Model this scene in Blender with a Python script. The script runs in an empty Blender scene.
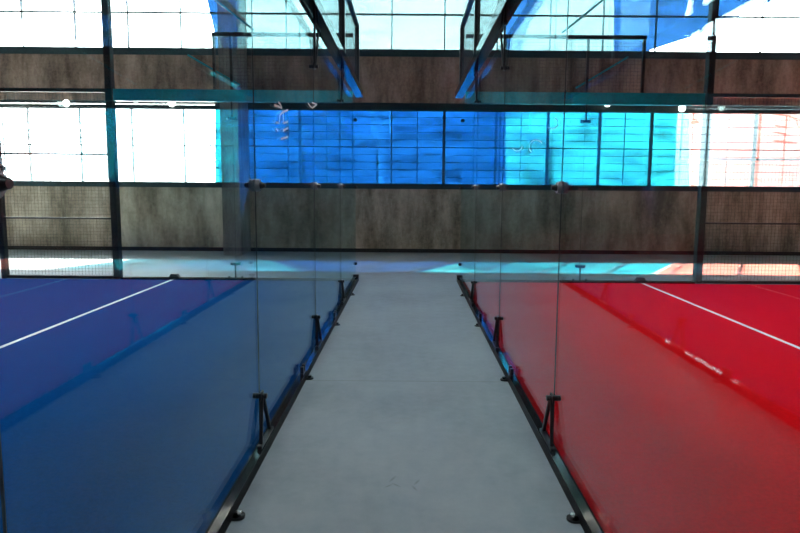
import bpy, bmesh, math, random
from mathutils import Vector, Matrix
random.seed(7)
C = bpy.context.scene.collection
S = bpy.context.scene
# ------------------------------------------------------------------ camera
F, CX, PY, H = 540.0, 408.0, 240.0, 1.62
PITCH, ROLL = math.radians(5.65), math.radians(0.45)
cam = bpy.data.cameras.new('camera')
cam.sensor_width = 36.0
cam.lens = F / 800 * 36
cam.shift_x = -(CX - 400) / 800
cam.shift_y = -(266.5 - PY) / 800
cam.clip_end = 500
co = bpy.data.objects.new('camera', cam); C.objects.link(co)
R = Matrix.Rotation(math.pi/2 - PITCH, 4, 'X') @ Matrix.Rotation(ROLL, 4, 'Z')
co.matrix_world = Matrix.Translation((0, 0, H)) @ R
S.camera = co

def P(x, y, Y):
    """point of the photograph on the plane at depth Y (returns X, z)"""
    d = R.to_3x3() @ Vector(((x-CX)/F, (PY-y)/F, -1.0))
    t = Y / d.y
    return d.x*t, H + d.z*t

# ------------------------------------------------------------------ materials
def nodes(name):
    m = bpy.data.materials.new(name); m.use_nodes = True
    nt = m.node_tree; nt.nodes.clear()
    out = nt.nodes.new('ShaderNodeOutputMaterial')
    return m, nt, out
def N(nt, t, **kw):
    n = nt.nodes.new(t)
    for k, v in kw.items():
        if k in n.inputs: n.inputs[k].default_value = v
        else: setattr(n, k, v)
    return n
def L(nt, a, b): nt.links.new(a, b)
def rgb(r, g, b):
    f = lambda c: (c/255/12.92) if c/255 <= .04045 else ((c/255+.055)/1.055)**2.4
    return (f(r), f(g), f(b), 1)

def ramp(nt, fac, stops):
    n = nt.nodes.new('ShaderNodeValToRGB')
    e = n.color_ramp.elements
    e[0].position, e[0].color = stops[0]; e[1].position, e[1].color = stops[-1]
    for p, c in stops[1:-1]:
        k = e.new(p); k.color = c
    L(nt, fac, n.inputs[0]); return n.outputs[0]

def plain(name, col, rough=.5, metal=0.0, spec=.5, noise=0.0, nscale=20):
    m, nt, out = nodes(name)
    b = N(nt, 'ShaderNodeBsdfPrincipled', Roughness=rough, Metallic=metal)
    b.inputs['Specular IOR Level'].default_value = spec
    b.inputs['Base Color'].default_value = col
    tc = N(nt, 'ShaderNodeTexCoord')
    nz = N(nt, 'ShaderNodeTexNoise', Scale=nscale, Detail=4.0)
    L(nt, tc.outputs['Object'], nz.inputs['Vector'])
    k = noise
    lo = tuple(c*(1-k) for c in col[:3])+(1,); hi = tuple(min(1, c*(1+k)) for c in col[:3])+(1,)
    L(nt, ramp(nt, nz.outputs['Fac'], [(.3, lo), (.7, hi)]), b.inputs['Base Color'])
    L(nt, b.outputs[0], out.inputs[0])
    return m

def concrete(name, dark, mid, light, scale=1.0, bump=.25):
    m, nt, out = nodes(name)
    b = N(nt, 'ShaderNodeBsdfPrincipled', Roughness=.9)
    b.inputs['Specular IOR Level'].default_value = .15
    tc = N(nt, 'ShaderNodeTexCoord')
    mp = N(nt, 'ShaderNodeMapping'); mp.inputs['Scale'].default_value = (1.6, 1.6, .45)
    L(nt, tc.outputs['Object'], mp.inputs['Vector'])
    n1 = N(nt, 'ShaderNodeTexNoise', Scale=1.1*scale, Detail=9.0, Roughness=.65)
    L(nt, mp.outputs[0], n1.inputs['Vector'])
    mp2 = N(nt, 'ShaderNodeMapping'); mp2.inputs['Scale'].default_value = (3.2, 3.2, .7)
    L(nt, tc.outputs['Object'], mp2.inputs['Vector'])
    n2 = N(nt, 'ShaderNodeTexNoise', Scale=1.0*scale, Detail=6.0, Roughness=.6, Distortion=.6)
    L(nt, mp2.outputs[0], n2.inputs['Vector'])
    n3 = N(nt, 'ShaderNodeTexNoise', Scale=14.0*scale, Detail=8.0, Roughness=.7)
    L(nt, tc.outputs['Object'], n3.inputs['Vector'])
    a1 = N(nt, 'ShaderNodeMath', operation='MULTIPLY'); a1.inputs[1].default_value = .62
    L(nt, n1.outputs['Fac'], a1.inputs[0])
    a2 = N(nt, 'ShaderNodeMath', operation='MULTIPLY_ADD'); a2.inputs[1].default_value = .22
    L(nt, n2.outputs['Fac'], a2.inputs[0]); L(nt, a1.outputs[0], a2.inputs[2])
    a3 = N(nt, 'ShaderNodeMath', operation='MULTIPLY_ADD'); a3.inputs[1].default_value = .20
    L(nt, n3.outputs['Fac'], a3.inputs[0]); L(nt, a2.outputs[0], a3.inputs[2])
    col = ramp(nt, a3.outputs[0], [(.41, dark), (.52, mid), (.66, light)])
    L(nt, col, b.inputs['Base Color'])
    bp = N(nt, 'ShaderNodeBump', Strength=bump, Distance=.03)
    L(nt, a3.outputs[0], bp.inputs['Height']); L(nt, bp.outputs[0], b.inputs['Normal'])
    L(nt, b.outputs[0], out.inputs[0])
    return m

def floor_mat():
    m, nt, out = nodes('smooth grey concrete floor')
    b = N(nt, 'ShaderNodeBsdfPrincipled', Roughness=.55)
    b.inputs['Specular IOR Level'].default_value = .35
    tc = N(nt, 'ShaderNodeTexCoord')
    n1 = N(nt, 'ShaderNodeTexNoise', Scale=.55, Detail=6.0, Roughness=.6)
    L(nt, tc.outputs['Object'], n1.inputs['Vector'])
    n2 = N(nt, 'ShaderNodeTexNoise', Scale=9.0, Detail=8.0, Roughness=.7)
    L(nt, tc.outputs['Object'], n2.inputs['Vector'])
    a = N(nt, 'ShaderNodeMath', operation='MULTIPLY_ADD'); a.inputs[1].default_value = .3
    L(nt, n2.outputs['Fac'], a.inputs[0])
    h = N(nt, 'ShaderNodeMath', operation='MULTIPLY'); h.inputs[1].default_value = .7
    L(nt, n1.outputs['Fac'], h.inputs[0]); L(nt, h.outputs[0], a.inputs[2])
    c1 = ramp(nt, a.outputs[0], [(.32, (.145, .178, .19, 1)), (.5, (.21, .25, .268, 1)), (.66, (.26, .30, .315, 1))])
    # small dark scuffs
    n3 = N(nt, 'ShaderNodeTexNoise', Scale=3.2, Detail=3.0, Distortion=1.5)
    L(nt, tc.outputs['Object'], n3.inputs['Vector'])
    sc = ramp(nt, n3.outputs['Fac'], [(.70, (0, 0, 0, 1)), (.78, (.35, .35, .35, 1))])
    mx = N(nt, 'ShaderNodeMixRGB', blend_type='MIX'); mx.inputs['Color2'].default_value = (.2, .2, .19, 1)
    L(nt, sc, mx.inputs['Fac']); L(nt, c1, mx.inputs['Color1'])
    # sawn joints across the slab, 5 m apart
    sp = N(nt, 'ShaderNodeSeparateXYZ'); L(nt, tc.outputs['Object'], sp.inputs[0])
    o = N(nt, 'ShaderNodeMath', operation='ADD'); o.inputs[1].default_value = 20 - 4.38 + 2.4
    L(nt, sp.outputs['Y'], o.inputs[0])
    md = N(nt, 'ShaderNodeMath', operation='MODULO'); md.inputs[1].default_value = 4.8
    L(nt, o.outputs[0], md.inputs[0])
    sb = N(nt, 'ShaderNodeMath', operation='SUBTRACT'); sb.inputs[1].default_value = (20 + 2.4) % 4.8
    L(nt, md.outputs[0], sb.inputs[0])
    ab = N(nt, 'ShaderNodeMath', operation='ABSOLUTE'); L(nt, sb.outputs[0], ab.inputs[0])
    lt = N(nt, 'ShaderNodeMath', operation='LESS_THAN'); lt.inputs[1].default_value = .006
    L(nt, ab.outputs[0], lt.inputs[0])
    lf = N(nt, 'ShaderNodeMath', operation='MULTIPLY'); lf.inputs[1].default_value = .6
    L(nt, lt.outputs[0], lf.inputs[0])
    m2 = N(nt, 'ShaderNodeMixRGB'); m2.inputs['Color2'].default_value = (.12, .13, .13, 1)
    L(nt, lf.outputs[0], m2.inputs['Fac']); L(nt, mx.outputs[0], m2.inputs['Color1'])
    last = m2.outputs[0]
    for (px_, py_, rx, ry, an) in ((-.075, 2.86, .010, .045, .5), (-.055, 2.80, .008, .04, -.9), (-.095, 2.79, .008, .035, .9), (.06, 2.83, .010, .04, .5), (.045, 2.77, .009, .035, -.5)):
        mp = N(nt, 'ShaderNodeMapping', vector_type='TEXTURE')
        mp.inputs['Location'].default_value = (px_, py_, 0); mp.inputs['Rotation'].default_value = (0, 0, -an); mp.inputs['Scale'].default_value = (rx, ry, 50)
        L(nt, tc.outputs['Object'], mp.inputs['Vector'])
        ln = N(nt, 'ShaderNodeVectorMath', operation='LENGTH'); L(nt, mp.outputs[0], ln.inputs[0])
        fr = ramp(nt, ln.outputs['Value'], [(.2, (.42, .42, .42, 1)), (1.0, (0, 0, 0, 1))])
        k = N(nt, 'ShaderNodeMixRGB'); k.inputs['Color2'].default_value = (.05, .06, .06, 1)
        L(nt, fr, k.inputs['Fac']); L(nt, last, k.inputs['Color1']); last = k.outputs[0]
    L(nt, last, b.inputs['Base Color'])
    L(nt, b.outputs[0], out.inputs[0])
    return m

def fresnel(nt, ior=1.5):
    g = N(nt, 'ShaderNodeNewGeometry')
    io = N(nt, 'ShaderNodeMix'); io.data_type = 'FLOAT'
    io.inputs[2].default_value = ior; io.inputs[3].default_value = 1/ior
    L(nt, g.outputs['Backfacing'], io.inputs[0])
    fr = N(nt, 'ShaderNodeFresnel'); L(nt, io.outputs[0], fr.inputs['IOR'])
    return fr.outputs[0]

def glass(name, tint, ior=1.34):
    m, nt, out = nodes(name)
    t = N(nt, 'ShaderNodeBsdfTransparent', Color=tint)
    g = N(nt, 'ShaderNodeBsdfGlossy', Roughness=0.0, Color=(.76, .95, 1, 1))
    mx = N(nt, 'ShaderNodeMixShader')
    L(nt, fresnel(nt, ior), mx.inputs[0]); L(nt, t.outputs[0], mx.inputs[1]); L(nt, g.outputs[0], mx.inputs[2])
    L(nt, mx.outputs[0], out.inputs[0])
    return m

def film(name, T, wob=.35, rows=True):
    """tinted plastic sheet; T = colour let through by the whole sheet (two faces)"""
    m, nt, out = nodes(name)
    T = tuple(math.sqrt(max(c, 1e-5)) for c in T)
    tc = N(nt, 'ShaderNodeTexCoord')
    mp = N(nt, 'ShaderNodeMapping'); mp.inputs['Scale'].default_value = (.6, 1, 2.6)
    L(nt, tc.outputs['Object'], mp.inputs['Vector'])
    n1 = N(nt, 'ShaderNodeTexNoise', Scale=1.3, Detail=4.0, Distortion=.7)
    L(nt, mp.outputs[0], n1.inputs['Vector'])
    lo = tuple(c*(1-wob) for c in T)+(1,); hi = tuple(min(1, c*(1+wob*.6)) for c in T)+(1,)
    c1 = ramp(nt, n1.outputs['Fac'], [(.32, lo), (.5, T+(1,)), (.68, hi)])
    t = N(nt, 'ShaderNodeBsdfTransparent'); L(nt, c1, t.inputs['Color'])
    L(nt, t.outputs[0], out.inputs[0])
    return m

def emit(name, col, s):
    m, nt, out = nodes(name)
    e = N(nt, 'ShaderNodeEmission', Strength=s, Color=col); L(nt, e.outputs[0], out.inputs[0])
    return m

M = {}
M['wall'] = concrete('weathered board concrete', (.16, .14, .105, 1), (.43, .37, .285, 1), (.78, .70, .57, 1))
M['band'] = concrete('stained brown concrete', (.10, .074, .058, 1), (.26, .195, .155, 1), (.48, .38, .31, 1), 1.2)
M['pillar'] = concrete('grey concrete pillar', (.13, .13, .125, 1), (.24, .24, .23, 1), (.38, .38, .36, 1), 1.3)
M['shell'] = plain('matt grey paint', (.30, .30, .29, 1), .9, noise=.1, nscale=2)
M['floor'] = floor_mat()
M['black'] = plain('black powder coated steel', (.006, .007, .009, 1), .32, spec=.5, noise=.2)
M['gloss'] = plain('glossy black steel', (.008, .009, .011, 1), .05, spec=1.0, noise=.15, nscale=6)
M['satin'] = plain('satin black steel', (.004, .004, .005, 1), .5, spec=.12, noise=.2)
M['beam'] = plain('black painted beam', (.006, .007, .009, 1), .10, spec=.55, noise=.15, nscale=6)
M['rubber'] = plain('black rubber', (.012, .012, .013, 1), .7, noise=.2)
M['chrome'] = plain('bright steel', (.62, .62, .64, 1), .18, metal=1.0, noise=.05)
M['steel'] = plain('brushed steel', (.20, .21, .22, 1), .35, metal=.8, noise=.1)
M['teal'] = plain('teal painted steel', (.01, .42, .50, 1), .3, noise=.15)
M['seal'] = plain('silicone joint', (.02, .022, .024, 1), .4, noise=.1)
M['blue'] = plain('blue court carpet', (.002, .054, .215, 1), .95, spec=.0, noise=.16, nscale=60)
M['red'] = plain('red court carpet', (.66, .006, .010, 1), .95, spec=.0, noise=.16, nscale=60)
M['line'] = plain('white court line', (.78, .78, .78, 1), .8, noise=.04)
M['glass'] = glass('toughened court glass', (.955, .983, .984, 1))
M['wglass'] = glass('window glass', (.99, .995, .995, 1), 1.06)
M['wframe'] = plain('dark teal window frame', (.012, .046, .056, 1), .5, noise=.2)
M['decal'] = plain('white vinyl', (.85, .88, .9, 1), .6, noise=.03)
M['lens'] = emit('lamp lens', (1, .97, .88, 1), 9)
M['cyan'] = film('cyan film', (.006, .108, .138))
M['blue_film'] = film('blue film', (.0008, .0155, .066))
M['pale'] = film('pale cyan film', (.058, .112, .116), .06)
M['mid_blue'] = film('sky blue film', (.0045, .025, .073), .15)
M['redf'] = film('red film', (.25, .065, .05), .2)
M['stucco'] = plain('pale render', (.86, .86, .84, 1), .9, noise=.04, nscale=1)
M['bwin'] = plain('dark window pane', (.06, .08, .09, 1), .2, noise=.1)
M['earth'] = plain('pale paving', (.6, .59, .57, 1), .9, noise=.1, nscale=1)

# ------------------------------------------------------------------ mesh helpers
class MB:
    def __init__(s): s.v = []; s.f = []
    def quadbox(s, c8):
        b = len(s.v); s.v += [tuple(p) for p in c8]
        for f in ((0,3,2,1),(4,5,6,7),(0,1,5,4),(1,2,6,5),(2,3,7,6),(3,0,4,7)):
            s.f.append(tuple(b+i for i in f))
    def box(s, x0, x1, y0, y1, z0, z1):
        x0, x1 = sorted((x0, x1)); y0, y1 = sorted((y0, y1)); z0, z1 = sorted((z0, z1))
        s.quadbox([(x0,y0,z0),(x1,y0,z0),(x1,y1,z0),(x0,y1,z0),(x0,y0,z1),(x1,y0,z1),(x1,y1,z1),(x0,y1,z1)])
        return s
    def bar(s, a, b, w, h=None, up=(0,0,1)):
        h = h or w; a, b = Vector(a), Vector(b); d = (b-a).normalized(); u = Vector(up)
        if abs(d.dot(u)) > .95: u = Vector((1,0,0))
        sd = d.cross(u).normalized(); u = sd.cross(d).normalized()
        o = [(-1,-1),(1,-1),(1,1),(-1,1)]
        s.quadbox([a+sd*p*w/2+u*q*h/2 for p, q in o]+[b+sd*p*w/2+u*q*h/2 for p, q in o]); return s
    def cyl(s, a, b, r, n=16, r2=None):
        a, b = Vector(a), Vector(b); r2 = r if r2 is None else r2; d = (b-a).normalized()
        u = Vector((0,0,1)) if abs(d.z) < .9 else Vector((1,0,0))
        e1 = d.cross(u).normalized(); e2 = d.cross(e1); k = len(s.v)
        for c, q in ((a, r), (b, r2)):
            for i in range(n):
                t = 2*math.pi*i/n; s.v.append(tuple(c+(e1*math.cos(t)+e2*math.sin(t))*q))
        for i in range(n): s.f.append((k+i, k+(i+1)%n, k+n+(i+1)%n, k+n+i))
        s.f.append(tuple(k+i for i in range(n))[::-1]); s.f.append(tuple(k+n+i for i in range(n)))
        return s
    def prism(s, poly, y0, y1):
        """polygon of (x, z) pushed from y0 to y1"""
        n = len(poly); k = len(s.v)
        s.v += [(x, y0, z) for x, z in poly] + [(x, y1, z) for x, z in poly]
        s.f.append(tuple(range(k, k+n))); s.f.append(tuple(range(k+2*n-1, k+n-1, -1)))
        for i in range(n): s.f.append((k+i, k+n+i, k+n+(i+1)%n, k+(i+1)%n))
        return s
    def build(s, name, mat, parent=None, bevel=0, smooth=False):
        me = bpy.data.meshes.new(name); me.from_pydata(s.v, [], s.f); me.update()
        bm = bmesh.new(); bm.from_mesh(me); bmesh.ops.recalc_face_normals(bm, faces=bm.faces)
        if bevel: bmesh.ops.bevel(bm, geom=bm.edges[:], offset=bevel, segments=2, affect='EDGES', clamp_overlap=True)
        bm.to_mesh(me); bm.free()
        me.materials.append(mat)
        if smooth:
            for p in me.polygons: p.use_smooth = len(p.vertices) == 4
        o = bpy.data.objects.new(name, me); C.objects.link(o)
        if parent: o.parent = parent
        return o
def tag(o, label, cat, group=None):
    o['label'] = label; o['category'] = cat
    if group: o['group'] = group
    return o
def thing(name, label, cat, loc=(0,0,0), group=None):
    o = bpy.data.objects.new(name, None); o.empty_display_size = .1; C.objects.link(o); o.location = loc
    return tag(o, label, cat, group)
def struct(name, mb, mat, parent=None, bevel=0):
    o = mb.build(name, mat, parent, bevel)
    if not parent: o['kind'] = 'structure'
    return o

# ------------------------------------------------------------------ the hall
YF = 13.25                       # inner face of the window facade
XL, XR, YR, ZC = -15.0, 15.0, -7.0, 7.25
LOW, WIN1 = 1.62, P(408, 110, YF)[1]
BAND0, BAND1 = P(408, 103.0, YF)[1], P(408, 57, YF)[1]
WIN2 = P(408, 50, YF)[1]
struct('floor', MB().box(XL, XR, YR, YF+.3, -.2, 0), M['floor'])
struct('ceiling', MB().box(XL-.3, XR+.3, YR-.3, YF+2.75, ZC, ZC+.2), M['shell'])  # runs past the facade: unseen eave added to keep sun off the upper windows
struct('wall_left', MB().box(XL-.25, XL, YR, YF+.3, -.2, ZC), M['shell'])
struct('wall_right', MB().box(XR, XR+.25, YR, YF+.3, -.2, ZC), M['shell'])
struct('wall_front', MB().box(XL-.25, XR+.25, YR-.25, YR, -.2, ZC), M['shell'])
struct('wall_back_lower', MB().box(XL, XR, YF, YF+.25, 0, LOW-.06), M['wall'])
struct('wall_back_middle', MB().box(XL, XR, YF-.02, YF+.25, BAND0, BAND1), M['band'])
struct('baseboard_back', MB().box(XL, XR, YF-.03, YF, 0, .09), plain('dark wall foot', (.03, .03, .03, 1), .9, noise=.3))
struct('trim_1', MB().box(XL, XR, YF-.05, YF+.2, LOW-.06, LOW+.05), M['wframe'])
struct('trim_2', MB().box(XL, XR, YF-.03, YF+.2, WIN1, WIN1+.075), M['wframe'])
struct('trim_3', MB().box(XL, XR, YF-.03, YF+.2, BAND1, WIN2), M['wframe'])
xs_ = P(215, 103, YF)[0]
struct('trim_5', MB().box(XL, xs_, YF+.0, YF+.2, WIN1+.115, BAND0), M['wframe'])
struct('trim_4', MB().box(xs_, XR, YF+.0, YF+.2, WIN1+.075, BAND0), M['wframe'])
struct('ground', MB().box(-80, 80, YF+.35, 130, -.4, -.15), M['earth'])

# windows, one object per bay
PITCHX = 1.258
X0 = P(391.5, 110, YF)[0]
def clip(poly, x0, x1, z0, z1):
    def half(pts, inside, cut):
        r = []
        for i, p in enumerate(pts):
            q = pts[(i+1) % len(pts)]
            if inside(p):
                r.append(p)
                if not inside(q): r.append(cut(p, q))
            elif inside(q): r.append(cut(p, q))
        return r
    def cx(v): return lambda p, q: (v, p[1]+(q[1]-p[1])*(v-p[0])/(q[0]-p[0]))
    def cz(v): return lambda p, q: (p[0]+(q[0]-p[0])*(v-p[1])/(q[1]-p[1]), v)
    for ins, cut in ((lambda p: p[0] >= x0, cx(x0)), (lambda p: p[0] <= x1, cx(x1)),
                     (lambda p: p[1] >= z0, cz(z0)), (lambda p: p[1] <= z1, cz(z1))):
        if poly: poly = half(poly, ins, cut)
    return poly if len(poly) > 2 else None
def px(*pts): return [P(x, y, YF+.1) for x, y in pts]
FILMS_LOW = [('cyan', px((215, 80), (236, 80), (236, 200), (215, 200))),
             ('blue_film', px((236, 80), (506, 80), (506, 200), (236, 200))),
             ('cyan', px((506, 80), (690, 80), (690, 200), (506, 200))),
             ('redf', px((690.5, 80), (1030, 80), (1030, 200), (690.5, 200)))]
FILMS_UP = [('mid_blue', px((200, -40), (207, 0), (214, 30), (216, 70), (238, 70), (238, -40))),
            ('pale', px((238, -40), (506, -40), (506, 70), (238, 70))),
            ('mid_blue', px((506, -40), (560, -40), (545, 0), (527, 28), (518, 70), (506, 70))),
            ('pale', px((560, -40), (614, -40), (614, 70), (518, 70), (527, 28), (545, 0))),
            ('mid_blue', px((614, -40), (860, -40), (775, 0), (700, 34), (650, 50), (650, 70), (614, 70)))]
wn = 0
for row in (0, 1):
    z0, z1 = ((LOW+.05, WIN1), (WIN2, 7.2))[row]
    for k in range(-11, 12):
        xa, xb = X0 + k*PITCHX, X0 + (k+1)*PITCHX
        xa, xb = max(xa, XL), min(xb, XR)
        if xb-xa < .3: continue
        wn += 1
        fr = MB()
        ya, yb = YF+.02, YF+.09
        t = .012
        fr.box(xa, xa+t, ya, yb, z0, z1); fr.box(xb-t, xb, ya, yb, z0, z1)
        fr.box(xa+t, xb-t, ya, yb, z0, z0+.02); fr.box(xa+t, xb-t, ya, yb, z1-.02, z1)
        if row == 0:
            if k >= 1 and k % 2 == 1 or k in (2, 4): fr.box(xa+t, xa+.05, ya, yb, z0+.02, z1-.02)
            for zz, hh in ((.18, .008), (.36, .010), (.54, .008), (.72, .008), (.90, .022), (1.08, .010), (1.26, .008), (1.44, .010), (1.62, .008)):
                if z0+zz < z1-.05: fr.box(xa+t, xb-t, ya+.02, yb-.02, z0+zz-hh/2, z0+zz+hh/2)
            if k % 2 == 0: fr.box((xa+xb)/2-.008, (xa+xb)/2+.008, ya+.02, yb-.02, z0+.03, z1-.03)
        else:
            zm = P(408, 14, YF)[1]
            fr.box(xa+t, xb-t, ya, yb, zm-.016, zm+.016)
        o = fr.build('window_%d' % wn, M['wframe']); o['kind'] = 'structure'
        MB().box(xa+.01, xb-.01, YF+.12, YF+.126, z0, z1).build('pane', M['wglass'], o)
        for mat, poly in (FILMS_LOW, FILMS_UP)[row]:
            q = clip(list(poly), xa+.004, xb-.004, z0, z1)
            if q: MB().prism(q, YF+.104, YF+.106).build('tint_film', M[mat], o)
# pillar in front of the facade
cxa, cxb = P(222, 200, 12.4)[0], P(240, 200, 12.4)[0]
struct('column', MB().box(cxa, cxb, 12.4, 13.19, 0, ZC), M['pillar'], bevel=.012)

# ------------------------------------------------------------------ courts
XG = .898                      # glass plane (x) of the walls along the passage
YS = 9.18                      # glass plane (y) of the far side walls
JY = [1.14, 3.18, 5.18, 7.18]  # joints between the panes
ZB, ZG = 3.10, 3.02
def wire_mesh(a, b, z0, z1, step=.058, w=.0028):
    """welded wire grid between two plan points"""
    m = MB(); a, b = Vector(a), Vector(b); n = max(1, round((b-a).length/step)); k = max(1, round((z1-z0)/step))
    d = (b-a)/n; nrm = Vector((-(b-a).y, (b-a).x)).normalized()*.0035
    for i in range(n+1):
        p = a+d*i; m.bar((p.x, p.y, z0), (p.x, p.y, z1), w)
    for i in range(k+1):
        z = z0+(z1-z0)*i/k
        m.bar((a.x+nrm.x, a.y+nrm.y, z), (b.x+nrm.x, b.y+nrm.y, z), w)
    return m

def bracket(parent, s, y, top):
    """A-frame clamp at a joint of the passage wall: two legs, clamp plate, bolt; top=True hangs from the beam"""
    x = s*(XG-.034)
    z_ap, z_ft = (.345, .0665) if not top else (2.73, ZB)
    xa = s*(XG-.012)
    root = MB().bar((xa, y-.034, z_ap), (xa, y+.034, z_ap), .014, .05).build('bracket', M['black'], parent, .003)
    for e in (-1, 1):
        MB().bar((xa-s*.006, y+e*.012, z_ap), (x, y+e*.11, z_ft), .021, .018).build('leg', M['black'], root, .003)
    zf = z_ft+(-.012 if top else .0135)
    MB().box(x-.014, x+.014, y-.14, y+.14, zf-.011, zf+.011).build('foot_plate', M['black'], root, .003)
    MB().cyl((xa-s*.035, y, z_ap), (xa+s*.05, y, z_ap), .017, 12).build('bolt', M['black'], root)
    return root

for s, side in ((-1, 'left'), (1, 'right')):
    colr = 'blue' if s < 0 else 'red'
    # carpet
    mat = thing('court_carpet', f'{colr} court carpet with one long white line, {side} of the grey passage', 'court surface')
    MB().box(s*(XG+.03), s*11.2, -.85, YS-.115, 0, .012).build('carpet', M[colr], mat)
    xl = P(175 if s < 0 else 640, 281, YS)[0]
    MB().box(xl-.025, xl+.025, -.8, YS-.12, .012, .0145).build('court_line', M['line'], mat)
    # ---- wall along the passage
    w = thing('court_glazing', f'frameless glass wall on black rail between the grey passage and the {colr} court', 'glass wall', (s*XG, 4.2, 0))
    inv = Vector((-s*XG, -4.2, 0))
    anchor = w
    parts = []
    y0, y1 = -.9, YS
    # U-shaped floor rail with a slot for the glass
    prof = [(.845, 0), (XG+.021, 0), (XG+.021, .035), (XG+.0085, .035), (XG+.0085, .03), (XG-.008, .03), (XG-.008, .065), (.845, .065)]
    m = MB(); n = len(prof); 
    m.v = [(s*x, y0, z) for x, z in prof] + [(s*x, y1+.03, z) for x, z in prof]
    m.f = [tuple(range(n)), tuple(range(2*n-1, n-1, -1))] + [(i, n+i, n+(i+1) % n, (i+1) % n) for i in range(n)]
    parts.append(m.build('floor_rail', M['satin']))
    parts.append(MB().box(s*.845, s*(XG-.008), y0, y1+.03, .0652, .068).build('rail_cap', M['gloss']))
    ys = [y0]+JY+[y1]
    for a, b in zip(ys, ys[1:]):
        parts.append(MB().box(s*(XG-.006), s*(XG+.006), a+.0015, b-.0015, .035, ZG).build('glass_pane', M['glass']))
    for y in JY:
        parts.append(MB().box(s*(XG-.0035), s*(XG+.0035), y-.0014, y+.0014, .035, ZG).build('joint_seal', M['seal']))
        for top in (False, True): parts.append(bracket(None, s, y, top))
        for e in (-1, 1):
            dd = MB().cyl((s*(XG+e*.0061), y, H), (s*(XG+e*.03), y, H), .038, 24, .034).build('joint_clamp', M['steel'])
            MB().cyl((s*(XG+e*.03), y, H), (s*(XG+e*.06), y, H), .022, 16, .012).build('knob', M['black'], dd)
            parts.append(dd)
    # beam on top
    parts.append(MB().box(s*.77, s*.895, y0, YS+.06, ZB, ZB+.11).build('top_beam', M['beam'], None, .004))
    # mesh screen above the beam
    ZT = 4.27
    parts.append(MB().box(s*.83, s*.90, y0, YS+.03, ZT-.05, ZT).build('screen_rail', M['black']))
    for y in [y0+.03]+JY+[YS]:
        parts.append(MB().box(s*.83, s*.90, y-.035, y+.035, ZB+.11, ZT-.05).build('screen_post', M['black']))
    parts.append(wire_mesh((s*.865, y0), (s*.865, YS), ZB+.12, ZT-.05).build('wire_screen', M['black']))
    # floor tabs half way along each pane
    for y in (2.5, 4.42, 6.2, 7.95):
        tb = MB().box(s*.818, s*.845, y-.03, y+.03, 0, .012).cyl((s*.818, y, 0), (s*.818, y, .012), .03, 20).build('floor_tab', M['black'])
        MB().cyl((s*.818, y, .012), (s*.818, y, .03), .015, 6).build('anchor_bolt', M['chrome'] if y < 3 else M['black'], tb)
        parts.append(tb)
    for y in (4.36, 6.3):
        cl = MB().box(s*.85, s*.876, y-.05, y-.02, .083, .135).box(s*.85, s*.876, y+.02, y+.05, .083, .135).box(s*.85, s*.876, y-.055, y+.055, .0685, .083).build('pane_clamp', M['black'])
        parts.append(cl)
    # corner clamps
    for z in (.30, 1.60, 2.72):
        parts.append(MB().bar((s*(XG-.03), YS, z), (s*(XG+.03), YS, z), .05, .05).build('corner_clamp', M['black'], None, .008))
    parts.append(MB().box(s*(XG-.055), s*(XG+.03), YS-.02, YS+.06, .0685, .11).build('corner_foot', M['black'], None, .004))
    # vinyl marks on the glass
    for p in parts:
        p.parent = w; p.matrix_parent_inverse = Matrix.Translation(inv)

    # ---- far side wall: two glass panes
    g = thing('side_glazing', f'pair of glass panes closing the far side of the {colr} court, beside its corner', 'glass wall', (s*(XG+2), YS, 0))
    inv = Vector((-s*(XG+2), -YS, 0)); parts = []
    xs = [XG+.06, XG+2.05, XG+4.02]
    parts.append(MB().box(s*(XG+.06), s*(XG+3.99), YS-.11, YS+.035, 0, .035).build('floor_rail', M['gloss']))
    for a, b in zip(xs, xs[1:]):
        parts.append(MB().box(s*(a+.0015), s*(b-.0015), YS-.006, YS+.006, .035, ZG).build('glass_pane', M['glass']))
    xj = s*xs[1]
    parts.append(MB().box(xj-.0014, xj+.0014, YS-.006, YS+.006, .035, ZG).build('joint_seal', M['seal']))
    for zt, zf, nm in ((.29, .035, 'joint_stand'), (2.72, ZB-.1, 'joint_hanger')):
        st = MB().bar((xj, YS-.03, zt), (xj, YS-.03, zf), .03, .02).build(nm, M['black'])
        MB().cyl((xj, YS-.03, zt-.022), (xj, YS-.03, zt+.022), .085, 24).build('clamp_plate', M['black'], st)
        if zt < 1:
            for e in (-.11, .11): MB().cyl((xj+e, YS-.03, .035), (xj+e, YS-.03, .07), .018, 10).build('bolt', M['black'], st)
        parts.append(st)
    dd = MB().cyl((xj-.06, YS-.03, 1.60), (xj-.06, YS-.02, 1.60), .02, 12).cyl((xj+.06, YS-.03, 1.60), (xj+.06, YS-.02, 1.60), .02, 12).box(xj-.08, xj+.08, YS-.02, YS-.008, 1.585, 1.615).build('joint_clamp', M['steel'])
    parts.append(dd)
    xt = xl
    ft = MB().prism([(xt-.09, .035), (xt+.09, .035), (xt+.05, .10), (xt-.05, .10)], YS-.05, YS+.03).build('pane_foot', M['black'])
    parts.append(ft)
    parts.append(MB().box(s*(XG+.04), s*(XG+4.0), YS-.06, YS+.06, ZB-.1, ZB+.09).build('top_beam', M['teal'], None, .004))
    xe = XG+(2.36 if s < 0 else 3.0)
    parts.append(MB().box(s*(XG+.03), s*xe, YS-.025, YS+.025, 4.06, 4.12).build('screen_rail', M['black']))
    for xx in (XG+2.05, xe-.025):
        parts.append(MB().box(s*(xx-.02), s*(xx+.02), YS-.02, YS+.02, ZB+.09, 4.06).build('screen_post', M['black']))
    parts.append(wire_mesh((s*(XG+.03), YS), (s*xe, YS), ZB+.1, 4.06).build('wire_screen', M['black']))
    for p in parts:
        p.parent = g; p.matrix_parent_inverse = Matrix.Translation(inv)

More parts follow.
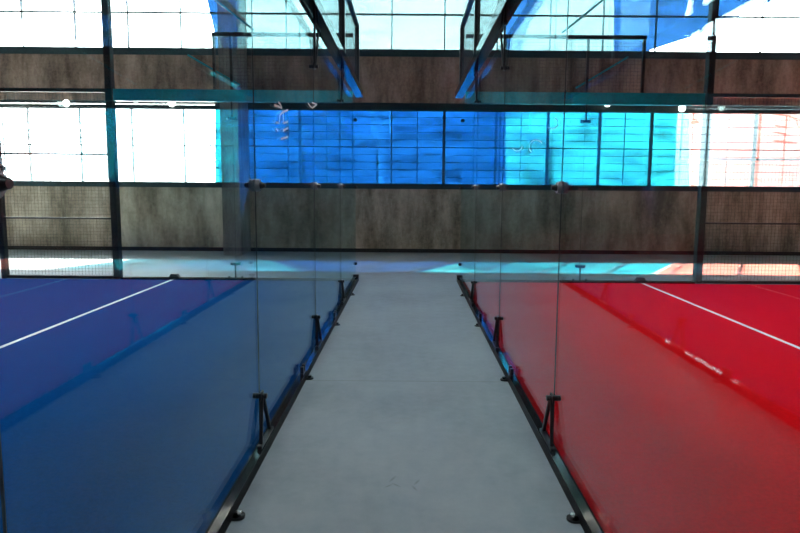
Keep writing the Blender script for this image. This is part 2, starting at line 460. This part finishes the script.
    # ---- mesh fence beyond the glass
    f = thing('mesh_fence', f'black welded mesh fence with tall post beside the far glass panes of the {colr} court', 'fence', (s*(XG+4.1), YS, 0))
    inv = Vector((-s*(XG+4.1), -YS, 0)); parts = []
    xp, xq = XG+4.08, XG+6.02 if s < 0 else XG+6.0
    parts.append(MB().box(s*(xp-.055), s*(xp+.055), YS-.06, YS+.06, 0, 6.6).build('post', M['black'], None, .006))
    parts.append(MB().box(s*(xp-.08), s*(xp+.09), YS-.1, YS+.1, 0, .016).build('base_plate', M['black']))
    parts.append(MB().box(s*(xq-.04), s*(xq+.04), YS-.05, YS+.05, 0, 3.2).build('post', M['black'], None, .006))
    for z, h in ((.03, .05), (1.04, .03), (2.12, .03), (3.17, .06)):
        parts.append(MB().box(s*(xp+.055), s*(xq-.04), YS-.02, YS+.02, z-h/2, z+h/2).build('rail', M['black']))
    parts.append(wire_mesh((s*(xp+.055), YS+.025), (s*(xq-.04), YS+.025), .06, 3.14, .058).build('wire_mesh', M['black']))
    if s < 0:
        parts.append(MB().bar((s*xq, YS-.06, 1.87), (s*(xq-.14), YS-.06, 1.87), .14, .13).build('latch_box', M['black'], None, .03))
    for p in parts:
        p.parent = f; p.matrix_parent_inverse = Matrix.Translation(inv)

def onglass(x, y, s, off):
    """photograph point on the passage side of a glass wall"""
    d = R.to_3x3() @ Vector(((x-CX)/F, (PY-y)/F, -1.0))
    t = s*(XG-off)/d.x
    return Vector((s*(XG-off), d.y*t, H+d.z*t))
def strokes(lines, s, wd):
    m = MB()
    for ln in lines:
        for p, q in zip(ln, ln[1:]):
            m.bar(onglass(*p, s, .0075), onglass(*q, s, .0075), wd, .0015, up=(1, 0, 0))
    return m
def arc(cx, cy, r, a0, a1, n=10):
    return [(cx+r*math.cos(math.radians(a0+(a1-a0)*i/n)), cy+r*math.sin(math.radians(a0+(a1-a0)*i/n))) for i in range(n+1)]
G = {o.name: o for o in C.objects}
def stick(o, root):
    o.parent = root; o.matrix_parent_inverse = Matrix.Translation(-Vector(root.location)); return o
gl = [o for o in C.objects if o.name.startswith('court_glazing')]
gl.sort(key=lambda o: o.location.x)
for k, ln in enumerate(([[(274.3,105.3),(278,106.2),(282,108),(280.5,104.5),(278.5,102.2)]],
    [[(288,110),(283,112),(280,115),(279.3,123),(276,122.5)]], [[(283.4,113),(283.2,123.5),(288,121.5)]],
    [[(276,128.5),(278.2,130.5)]], [[(283,131),(288,128)]], [[(281,139),(288,136.8)]],
    [[(308,103),(310,106),(312.5,108),(317,104.5),(312,102.6)]])):
    stick(strokes(ln, -1, .014).build('vinyl_mark', M['decal']), gl[0])['label'] = 'white vinyl stroke on the glass'
for ln in (arc(552,123,6,-60,130), arc(536,147,7,130,330), arc(517,146,5,0,150)):
    stick(strokes([ln], 1, .006).build('vinyl_mark', M['decal']), gl[1])['label'] = 'thin white vinyl arc on the glass'
sg = sorted([o for o in C.objects if o.name.startswith('side_glazing')], key=lambda o: o.location.x)
for s, root in ((-1, sg[0]), (1, sg[1])):
    for (a, b) in (((188, 55), (240, 85)), ((213, -2), (254, 30))):
        if s > 0: a, b = (816-a[0], a[1]+2), (816-b[0], b[1]+3)
        (xa, za), (xb, zb) = P(*a, YS+.12), P(*b, YS+.12)
        stick(MB().bar((xa, YS+.12, za), (xb, YS+.12, zb), .032).build('stay_rod', M['teal']), root)

# small lamps on the window head of the far wall
def lamp(x, y, label, arm):
    X, z = P(x, y, YF-.12)
    t = thing('wall_lamp', label, 'lamp', (X, YF-.03, z), 'small lamps above the far windows')
    def add(m, nm, mat, bev=0):
        o = m.build(nm, mat, None, bev); o.parent = t; o.matrix_parent_inverse = Matrix.Translation((-X, -(YF-.03), -z)); return o
    add(MB().box(X-.07, X+.07, YF-.075, YF-.031, z-.06, z+.06), 'housing', M['black'], .008)
    add(MB().cyl((X, YF-.075, z), (X, YF-.13, z), .085, 20, .06), 'lens', M['lens'])
    if arm: add(MB().bar((X, YF-.05, z), (X+arm, YF-.05, z+.01), .02), 'arm', M['chrome'])
lamp(171, 103, 'lit lamp between the windows behind the blue court, nearest the pillar', -.25)
lamp(65, 103, 'lit lamp between the windows seen above the left mesh fence', 0)
lamp(608, 103, 'bright lit lamp with a side arm above the cyan windows behind the red court', -.32)
lamp(683, 108, 'small lit lamp near the tall black post behind the red court', 0)

# low buildings outside, seen through the tinted windows
YB = 70.0
def house(x0, x1, top, label, YB=70.0):
    X0_, X1_ = P(x0, 150, YB)[0], P(x1, 150, YB)[0]; z = P((x0+x1)/2, top, YB)[1]
    t = thing('distant_building', label, 'building', ((X0_+X1_)/2, YB+4, -.15), 'buildings outside the windows')
    inv = Matrix.Translation((-(X0_+X1_)/2, -YB-4, .15))
    ps = [MB().box(X0_, X1_, YB, YB+8, -.15, z).build('body', M['stucco']),
          MB().box(X0_-.15, X1_+.15, YB-.15, YB+8.15, z, z+.25).build('parapet', M['stucco'])]
    for p in ps: p.parent = t; p.matrix_parent_inverse = inv
house(10, 196, 158, 'low pale building outside the untinted windows on the left')
house(238, 301, 128, 'pale building outside the blue windows, beside the pillar')
house(305, 376, 137, 'low building outside the blue windows left of the passage end')
house(371, 389, 112, 'narrow tower outside the blue windows at the passage end', 86.0)
house(384, 473, 136, 'low wide building outside the blue windows straight beyond the passage')
house(468, 491, 116, 'narrow tower outside the right edge of the blue windows', 86.0)
house(513, 528, 110, 'slim tower outside the left edge of the cyan windows', 86.0)
house(523, 547, 134, 'low building between the two slim towers outside the cyan windows')
house(542, 560, 110, 'slim tower outside the cyan windows, nearest the hanging clamp', 86.0)
house(555, 688, 132, 'long pale building outside the cyan windows behind the red court')
house(704, 746, 148, 'pale building outside the windows right of the tall black post')

# ------------------------------------------------------------------ light
w = bpy.data.worlds.new('sky'); S.world = w; w.use_nodes = True
nt = w.node_tree; nt.nodes.clear()
out = nt.nodes.new('ShaderNodeOutputWorld'); bg = nt.nodes.new('ShaderNodeBackground')
tc = nt.nodes.new('ShaderNodeTexCoord'); sp = nt.nodes.new('ShaderNodeSeparateXYZ')
L(nt, tc.outputs['Generated'], sp.inputs[0])
col = ramp(nt, sp.outputs['Z'], [(0.0, (.50, .54, .58, 1)), (.07, (.72, .75, .78, 1)), (.15, (1, 1, 1, 1)), (1.0, (.80, .9, 1, 1))])
L(nt, col, bg.inputs['Color']); bg.inputs['Strength'].default_value = 15.0
L(nt, bg.outputs[0], out.inputs[0])
sun = bpy.data.lights.new('sun', 'SUN'); sun.energy = 118; sun.angle = math.radians(1.5); sun.color = (1, .88, .74)
so = bpy.data.objects.new('sun', sun); C.objects.link(so)
el, az = math.radians(41), math.radians(34)
dirv = Vector((-math.sin(az)*math.cos(el), -math.cos(az)*math.cos(el), -math.sin(el)))
so.rotation_euler = dirv.to_track_quat('-Z', 'Y').to_euler()
so.location = (8, 20, 14)
for i, (x, y) in enumerate(((-7.5, 6), (7.5, 6), (0, 7), (-6.5, 0), (6.5, 0), (0, -.5))):  # fill spots added out of view to brighten the passage and courts
    lp = bpy.data.lights.new('added_fill_lamp', 'SPOT'); lp.spot_size = math.radians(92); lp.spot_blend = .6; lp.shadow_soft_size = .3
    lp.energy = (850, 950, 900, 420, 480, 260)[i]; lp.color = (.86, .95, 1)
    lo = bpy.data.objects.new('added_fill_light', lp); C.objects.link(lo); lo.location = (x, y, ZC-.45)
    fx = MB().cyl((x, y, ZC-.11), (x, y, ZC), .32, 24).build('added_fill_lamp', M['shell'], bpy.data.objects['ceiling'])  # housing made up to go with the added fill spot

S.view_settings.view_transform = 'Standard'; S.view_settings.look = 'None'
S.view_settings.exposure = 0; S.view_settings.gamma = 1; S.view_settings.use_curve_mapping = False
cy = S.cycles
cy.max_bounces = 10; cy.transparent_max_bounces = 48; cy.glossy_bounces = 8; cy.diffuse_bounces = 4
cy.use_denoising = True
